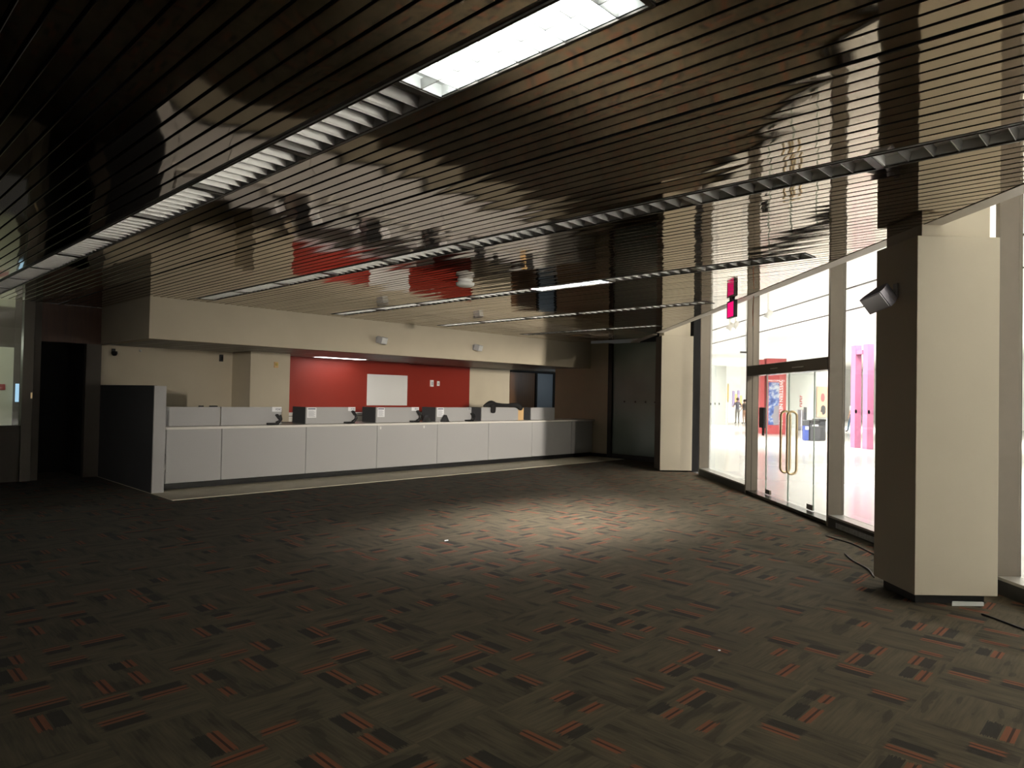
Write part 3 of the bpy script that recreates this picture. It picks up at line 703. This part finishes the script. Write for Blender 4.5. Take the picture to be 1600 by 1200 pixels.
cable([(6.30, 1.06, .007), (6.266, 1.0, .007), (6.097, .773, .007), (5.9, .52, .007), (5.6, .2, .007)], 'black cable on the carpet in front of the near column, at the lower right')
for i, (p, lb) in enumerate((((4.948, 5.74, .002), 'tiny white paper scrap on the far carpet'), ((4.111, 2.089, .002), 'tiny white paper scrap on the near carpet'))):
    link('paper_scrap', G().prism([(-.03, -.01), (.02, -.015), (.035, .008), (-.01, .014)], 0, .004) if i == 0 else G().prism([(-.008, -.005), (.007, -.006), (.009, .006), (-.006, .007)], 0, .004), 'paper', None, p, label=lb, cat='paper scrap', group='paper scraps on the carpet')

# ------------------------------------------------------------------ gallery beyond the glass
GZ = 4.6
wallbox('gallery_floor', 4.30, 34, -44, 62, -.1, 0, 'gfloor', 'glossy pale floor of the bright gallery', 'floor')
wallbox('gallery_ceiling', 3.44, 34, -44, 62, GZ, GZ + .1, 'gwall', 'white ceiling of the bright gallery', 'ceiling')
wallbox('wall_gallery_far', 3.5, 34, 61.8, 62, 0, GZ, 'gwall', 'white far wall of the gallery', 'wall')
wallbox('wall_gallery_side', 33.8, 34, -44, 61.8, 0, GZ, 'gwall', 'white long side wall of the gallery', 'wall')
wallbox('wall_gallery_near', 4.5, 34, -44.2, -44, 0, GZ, 'gwall', 'white near wall of the gallery', 'wall')
wallbox('wall_gallery_inner', 4.5, 4.7, 15.2, 61.8, 0, GZ, 'gwall', 'white inner wall of the gallery beyond the far column', 'wall')
wallbox('wall_partition', 17.3, 20.6, 41.0, 41.3, 0, 3.6, 'gwall2', 'pale free-standing display wall behind the glass doors', 'wall')
wallbox('wall_light_blocker', 5.87, 9.2, -10.3, -10.0, 0, 3.9, 'gwall', 'unseen white wall added in the gallery to shade the near column', 'wall')  # added out-of-view blocker, keeps the floodlight off the near column
wallbox('gallery_column', 13.43, 14.55, 44.0, 45.0, 0, 3.8, 'gwall2', 'square pale grey column in the gallery seen through the left bay', 'column', None)
for i, s in enumerate((9.08, 11.25)):
    wallbox('light_track', s - .02, s + .02, 2, 58, GZ - .03, GZ, 'black', ('nearer black light track on the gallery ceiling', 'farther black light track on the gallery ceiling')[i], 'light track', None)
# track heads
def track_head(s, u, z, label):
    r = empty('track_light', W(s, u, GZ), label, 'track light', 'white track lights in the gallery', rz=A45)
    h = GZ - z
    link('stem', G().box(-.02, .02, -.02, .02, -h + .12, 0), 'wt', r)
    T = Matrix.Translation((0, 0, -h)) @ Matrix.Rotation(math.radians(35), 4, 'X')
    link('can', G().lathe([(.0, .14), (.07, .13), (.09, -.12), (.085, -.12)], 18, T), 'wt', r, smooth=True)
    link('bulb', G().lathe([(0, -.10), (.07, -.105), (.08, -.118), (0, -.119)], 18, T), 'spot', r)
track_head(7.05, 18.0, 3.86, 'white track light seen just above the glass doors'); track_head(6.70, 20.0, 3.74, 'white track light seen at the left of the left bay'); track_head(7.20, 21.0, 3.90, 'white track light seen at the right of the left bay')

def gobj(name, s, u, label, cat, group=None): return empty(name, W(s, u, 0), label, cat, group, rz=A45)
# in these local frames x runs away from the camera and y points left; +s is -y
k = gobj('welcome_kiosk', 13.23, 33.2, 'tall red welcome kiosk with a sky picture behind the glass doors', 'kiosk')
link('body', G().box(-.2, .2, -.61, .35, 0, 3.66, .01), 'kred', k); link('side_wing', G().box(-.1, .25, .40, .61, 0.0, 3.6, .01), 'kred', k)
link('picture', G().box(-.206, -.2, -.27, .25, .44, 2.50), 'sky', k)
link('map_shape', G().prism([(-.26, .46), (-.02, .42), (.02, .75), (.12, .85), (-.0, 1.0), (-.05, 1.35), (-.26, 1.4)], -.212, -.206, 'x'), 'mapgrey', k)
RX = (PI / 2, 0, -PI / 2)                 # text facing the camera side
text('heading', 'WELCOME TO', .125, 'paper', k, (-.203, .28, 2.54), RX, .003)
t = text('vertical_lettering', 'WESTERN NEW YORK', .235, 'paper', k, (-.203, -.30, 2.56), (0, 0, 0), .003)
t.matrix_basis = Matrix.Translation((-.203, -.29, 2.60)) @ Matrix(((0, 0, -1, 0), (0, -1, 0, 0), (-1, 0, 0, 0), (0, 0, 0, 1)))
# peach painting and wall lettering
p = gobj('painting', 19.37, 40.98, 'peach canvas with a red oval and black blot on the display wall', 'painting')
link('canvas', G().box(-.05, .0, -.34, .34, .68, 2.52), 'peach', p)
ov = [(-.02 + .12 * math.cos(a), 1.86 + .26 * math.sin(a)) for a in [2 * PI * i / 20 for i in range(20)]]
link('red_oval', G().prism(ov, -.056, -.05, 'x'), 'crimson', p)
rr = random.Random(3); bl = [(-.04 + .17 * rr.uniform(.65, 1.15) * math.cos(a), 1.15 + .30 * rr.uniform(.6, 1.15) * math.sin(a)) for a in [2 * PI * i / 22 for i in range(22)]]
link('black_blot', G().prism(bl, -.056, -.05, 'x'), 'charcoal', p)
p = gobj('wall_lettering', 18.09, 40.99, 'small red vertical markings on the display wall', 'lettering'); g = G()
for i in range(5): g.box(-.012, 0, -.07, .07, 1.28 + .145 * i, 1.33 + .145 * i).box(-.012, 0, -.07 if i % 2 else .03, -.03 if i % 2 else .07, 1.28 + .145 * i, 1.38 + .145 * i)
link('marks', g, 'crimson', p)
p = gobj('grey_stand', 16.77, 38.0, 'grey slab stand in front of the display wall', 'stand')
link('slab', G().box(-.06, .06, -.185, .185, .0, 1.14), 'mapgrey', p); link('foot', G().box(-.2, .2, -.2, .2, 0, .03), 'greyd', p)
# bins
p = gobj('recycling_bin', 12.57, 28.0, 'blue fronted recycling bin beside the dark waste bins', 'bin')
link('body', G().box(-.12, .12, -.08, .09, .01, .62, .02), 'blue', p); link('lid', G().box(-.13, .13, -.09, .10, .62, .84, .02), 'charcoal', p); link('label_band', G().box(-.125, -.12, -.06, .07, .46, .58), 'paper', p)
p = gobj('waste_bin', 12.90, 28.0, 'dark waste bin in the middle of the bin group', 'bin')
link('body', G().box(-.15, .2, -.2, .2, .01, .72, .02), 'charcoal', p); link('lid', G().box(-.16, .21, -.21, .21, .72, .85, .02), 'black', p); link('label_band', G().box(-.155, -.15, -.12, .12, .60, .66), 'paper', p)
p = gobj('large_bin', 13.29, 28.4, 'dark boxy bin at the right of the bin group', 'bin')
link('body', G().box(-.35, .3, -.14, .14, .01, .80, .02), 'charcoal', p); link('lid', G().box(-.36, .31, -.15, .15, .80, .89, .02), 'black', p)
p = gobj('sign_post', 13.12, 29.3, 'short dark post standing behind the bins', 'post')
link('slab', G().box(-.03, .03, -.055, .055, .02, 1.36), 'charcoal', p); link('foot', G().box(-.15, .15, -.12, .12, 0, .02), 'charcoal', p)
p = gobj('pole_stand', 12.70, 28.7, 'thin white pole behind the blue bin', 'pole'); link('pole', G().tube([(0, 0, .02), (0, 0, 1.22)], .014, 8), 'greyplastic', p); link('foot', G().lathe([(0, 0), (.12, 0), (.12, .015), (0, .02)], 16), 'greyplastic', p)
# pink frame
p = gobj('pink_archway', 12.66, 24.2, 'tall pink painted frame beyond the near column', 'frame')
link('post', G().box(-.15, .15, -.10, .12, 0, 3.62), 'pink', p); link('post', G().box(-.85, -.55, -.16, .06, 0, 3.62), 'pink', p); link('crossbar', G().box(-.55, -.15, -.10, .10, 3.30, 3.44), 'pink', p)
# yellow hoop and striped panels
p = gobj('yellow_hoop', 14.78, 44.3, 'tall yellow hoop sculpture beside the gallery column', 'sculpture')
link('hoop', G().tube([(.5 * math.cos(a) * .5, -.10 * math.cos(a), 2.06 + .58 * math.sin(a)) for a in [2 * PI * i / 28 for i in range(28)]], .035, 8, True), 'yellow', p, smooth=True)
link('support', G().tube([(0, 0, 0), (0, 0, 1.5)], .03, 8), 'gwall', p)
p = gobj('striped_artwork', 19.1, 55.0, 'violet and orange upright striped artwork behind the visitors', 'artwork')
for i, (y, w_, m_, z0, z1) in enumerate(((.32, .09, 'purple', 1.1, 2.35), (.10, .08, 'orange', 1.2, 2.1), (-.10, .09, 'purple', 1.3, 2.4), (-.30, .08, 'orange', 1.2, 2.0))):
    link('stripe_bar', G().box(-.05, .05, y - w_, y + w_, z0, z1), m_, p)
link('stand', G().box(-.04, .04, -.42, .42, 1.04, 1.12).box(-.04, .04, -.05, .05, 0, 1.1).box(-.25, .25, -.3, .3, 0, .03), 'gwall2', p)
p = gobj('black_bracket', 7.00, 19.5, 'short black bar on a drop rod under the gallery ceiling', 'bracket')
link('bar', G().box(-.03, .03, -.16, .16, 2.95, 3.0), 'charcoal', p); link('rod', G().box(-.008, .008, -.008, .008, 3.0, GZ), 'greyplastic', p)

# ------------------------------------------------------------------ people
def person(s, u, face, label, top, legs, stride, arms, hgt=1.72, hair='hair'):
    r = empty('person', W(s, u, 0), label, 'person', 'visitors in the gallery', rz=A45 + face)
    k = hgt / 1.75
    V, E, Rr = [], [], []
    def add(p, rad, par=None):
        V.append(tuple(c * k for c in p)); Rr.append(tuple(c * k for c in rad) if isinstance(rad, tuple) else rad * k)
        if par is not None: E.append((par, len(V) - 1))
        return len(V) - 1
    pel = add((0, 0, .95), (.165, .12)); wst = add((0, 0, 1.10), (.15, .105), pel); chest = add((.01, 0, 1.30), (.18, .12), wst)
    sh = add((.0, 0, 1.43), (.12, .085), chest); nk = add((.01, 0, 1.51), .055, sh); hd = add((.025, 0, 1.60), (.078, .09), nk); tp = add((.02, 0, 1.70), (.07, .085), hd)
    add((.115, 0, 1.605), .014, hd)                                  # nose
    for sg, (kx, ax, az) in zip((1, -1), stride):
        hip = add((0, .09 * sg, .88), .085, pel); kn = add((kx, .10 * sg, .49), .058, hip); an = add((ax, .10 * sg, .08 + az), .040, kn)
        add((ax + .06, .11 * sg, .045 + az * .9), .035, an); add((ax + .15, .12 * sg, .035 + az * .8), .03, len(V) - 1)
    for sg, (ex, ey, ez, wx, wy, wz) in zip((1, -1), arms):
        s_ = add((0, .185 * sg, 1.405), .055, sh); el = add((ex, (.185 + ey) * sg, ez), .040, s_); wr = add((wx, (.185 + wy) * sg, wz), .027, el)
        d = Vector((wx - ex, (wy - ey) * sg, wz - ez)).normalized(); w0 = Vector((wx, (.185 + wy) * sg, wz)); side = d.cross(Vector((0, 1, 0))); side = side.normalized() if side.length > .1 else Vector((1, 0, 0))
        pm = add(w0 + d * .07, (.030, .016), wr)
        for q, ln in zip((-1.4, -.5, .4, 1.3), (.062, .08, .086, .075)):
            f1 = add(w0 + d * .10 + side * .017 * q, .0085, pm); add(w0 + d * (.10 + ln) + side * .02 * q, .0075, f1)
        add(w0 + d * .075 + side * .05, .0095, pm)
    b_ = skin_mesh('body', V, E, Rr, ['skin', top, legs, 'shoe'], r)
    for pg in b_.data.polygons:
        c = sum((b_.data.vertices[i].co for i in pg.vertices), Vector()) / len(pg.vertices); z = c.z / k
        arm = abs(c.y) / k > .22
        if z > 1.475: m_ = 0
        elif z > .98 and not (arm and z < 1.22): m_ = 1
        elif arm: m_ = 0
        elif z > .10: m_ = 2
        else: m_ = 3
        pg.material_index = m_
    T = Matrix.Translation((.008 * k, 0, 1.665 * k))
    g = G().lathe([(.10 * k, -.05 * k), (.103 * k, .0), (.09 * k, .06 * k), (.055 * k, .095 * k), (0, .105 * k)], 18, T @ Matrix.Translation((-.012, 0, 0)) @ Matrix.Rotation(-.35, 4, 'Y'))
    link('hair', g, hair, r, smooth=True)
    return r
stand = [(.01, 0, 0), (.0, 0, 0)]
hang = [(-.03, .05, 1.14, .05, .06, .92)] * 2
person(16.24, 46.7, 0.1, 'person in a slate blue shirt standing with bent arms, back turned, in the gallery', 'shirtb', 'shorts', [(.02, .02, 0), (.03, -.02, 0)], [(.0, .10, 1.15, .20, -.02, 1.12)] * 2, 1.76)
person(16.80, 46.9, 0.5, 'person in a dark top beside the one in slate blue', 'shirtt', 'skin', stand, [(-.02, .07, 1.15, .12, .05, 1.0), hang[0]], 1.66)
person(19.14, 36.95, .35, 'person in a white shirt and jeans walking away past the pink frame', 'shirtw', 'jeans', [(.16, .22, 0), (.02, -.28, .10)], [(-.10, .10, 1.16, -.05, .12, .93), (.06, .10, 1.16, .18, .06, 1.0)], 1.70)

# ------------------------------------------------------------------ lights
def area(name, s, u, z, sx, sy, power, col=(1, .97, .92)):
    l = bpy.data.lights.new(name, 'AREA'); l.shape = 'RECTANGLE'; l.size = sx; l.size_y = sy; l.energy = power; l.color = col
    o = bpy.data.objects.new(name, l); C.objects.link(o); o.location = W(s, u, z); o.rotation_euler = (0, 0, A45); return o
GP = 1.5; FP = 0.066; TP = 0.4
for i, u in enumerate((-30, -16, -2, 12, 26, 40, 54)):
    for s, e, sp in ((11, 1900, 130), (22, 2600, 110)):
        area('gallery_light', s, u, GZ - .05, 9.0, 5.0, e * GP).data.spread = math.radians(sp)
# strong floodlight at the far end of the gallery, raking through the glass on to the columns and the counter
fl = area('gallery_floodlight', 9.27, -30.0, 3.3, .14, 2.0, 5200 * FP, (1, .92, .80)); fl.data.spread = math.radians(24)
fl.rotation_euler = (W(1.3, 16.4, 1.6) - fl.location).to_track_quat('-Z', 'Y').to_euler()
l = bpy.data.lights.new('added_column_spot', 'SPOT'); l.energy = 2600 * TP; l.color = (1, .90, .76); l.shadow_soft_size = .10; l.spot_size = math.radians(20); l.spot_blend = .6  # unseen spot, added to brighten the front of the far column
fl = bpy.data.objects.new('added_column_spot', l); C.objects.link(fl); fl.location = W(9.08, 4.0, 4.40)
fl.rotation_euler = (W(3.85, 15.05, 1.5) - fl.location).to_track_quat('-Z', 'Y').to_euler()
l = bpy.data.lights.new('corridor_lamp', 'POINT'); l.energy = 16; l.color = (.85, .93, 1); l.shadow_soft_size = .12
o = bpy.data.objects.new('corridor_lamp', l); C.objects.link(o); o.location = (16.4, 13.2, 2.2)
# dim lamps: lobby behind the left window
l = bpy.data.lights.new('lobby_lamp', 'POINT'); l.energy = 90; l.color = (.95, 1, .8); l.shadow_soft_size = .15
o = bpy.data.objects.new('lobby_lamp', l); C.objects.link(o); o.location = (2.2, 20.0, 2.6)

w = bpy.data.worlds.new('world'); SC.world = w; w.use_nodes = True
w.node_tree.nodes['Background'].inputs[0].default_value = (.5, .48, .45, 1); w.node_tree.nodes['Background'].inputs[1].default_value = 0.06

# ------------------------------------------------------------------ camera
F, YAW, PIT, ROL = 1072.8, 0.80241, 0.01734, -0.01932
f = Vector((math.sin(YAW) * math.cos(PIT), math.cos(YAW) * math.cos(PIT), math.sin(PIT))); rt = Vector((math.cos(YAW), -math.sin(YAW), 0)); dn = f.cross(rt)
c_, s_ = math.cos(ROL), math.sin(ROL)
rx = rt * c_ + dn * s_; dy = -rt * s_ + dn * c_
cam = bpy.data.cameras.new('camera'); co = bpy.data.objects.new('camera', cam); C.objects.link(co)
up = -dy; bk = -f
co.matrix_world = Matrix(((rx.x, up.x, bk.x, 0), (rx.y, up.y, bk.y, 0), (rx.z, up.z, bk.z, 1.6), (0, 0, 0, 1)))
cam.sensor_fit = 'HORIZONTAL'; cam.sensor_width = 36; cam.lens = 36 * F / 1600; cam.clip_start = .05; cam.clip_end = 200
SC.camera = co
SC.view_settings.view_transform = 'Standard'; SC.view_settings.look = 'None'; SC.view_settings.exposure = 0; SC.view_settings.gamma = 1
SC.view_settings.use_curve_mapping = False
cy = SC.cycles
cy.use_denoising = True; cy.max_bounces = 10; cy.diffuse_bounces = 5; cy.glossy_bounces = 5; cy.transparent_max_bounces = 16
cy.sample_clamp_indirect = 6.0; cy.caustics_reflective = False; cy.caustics_refractive = False
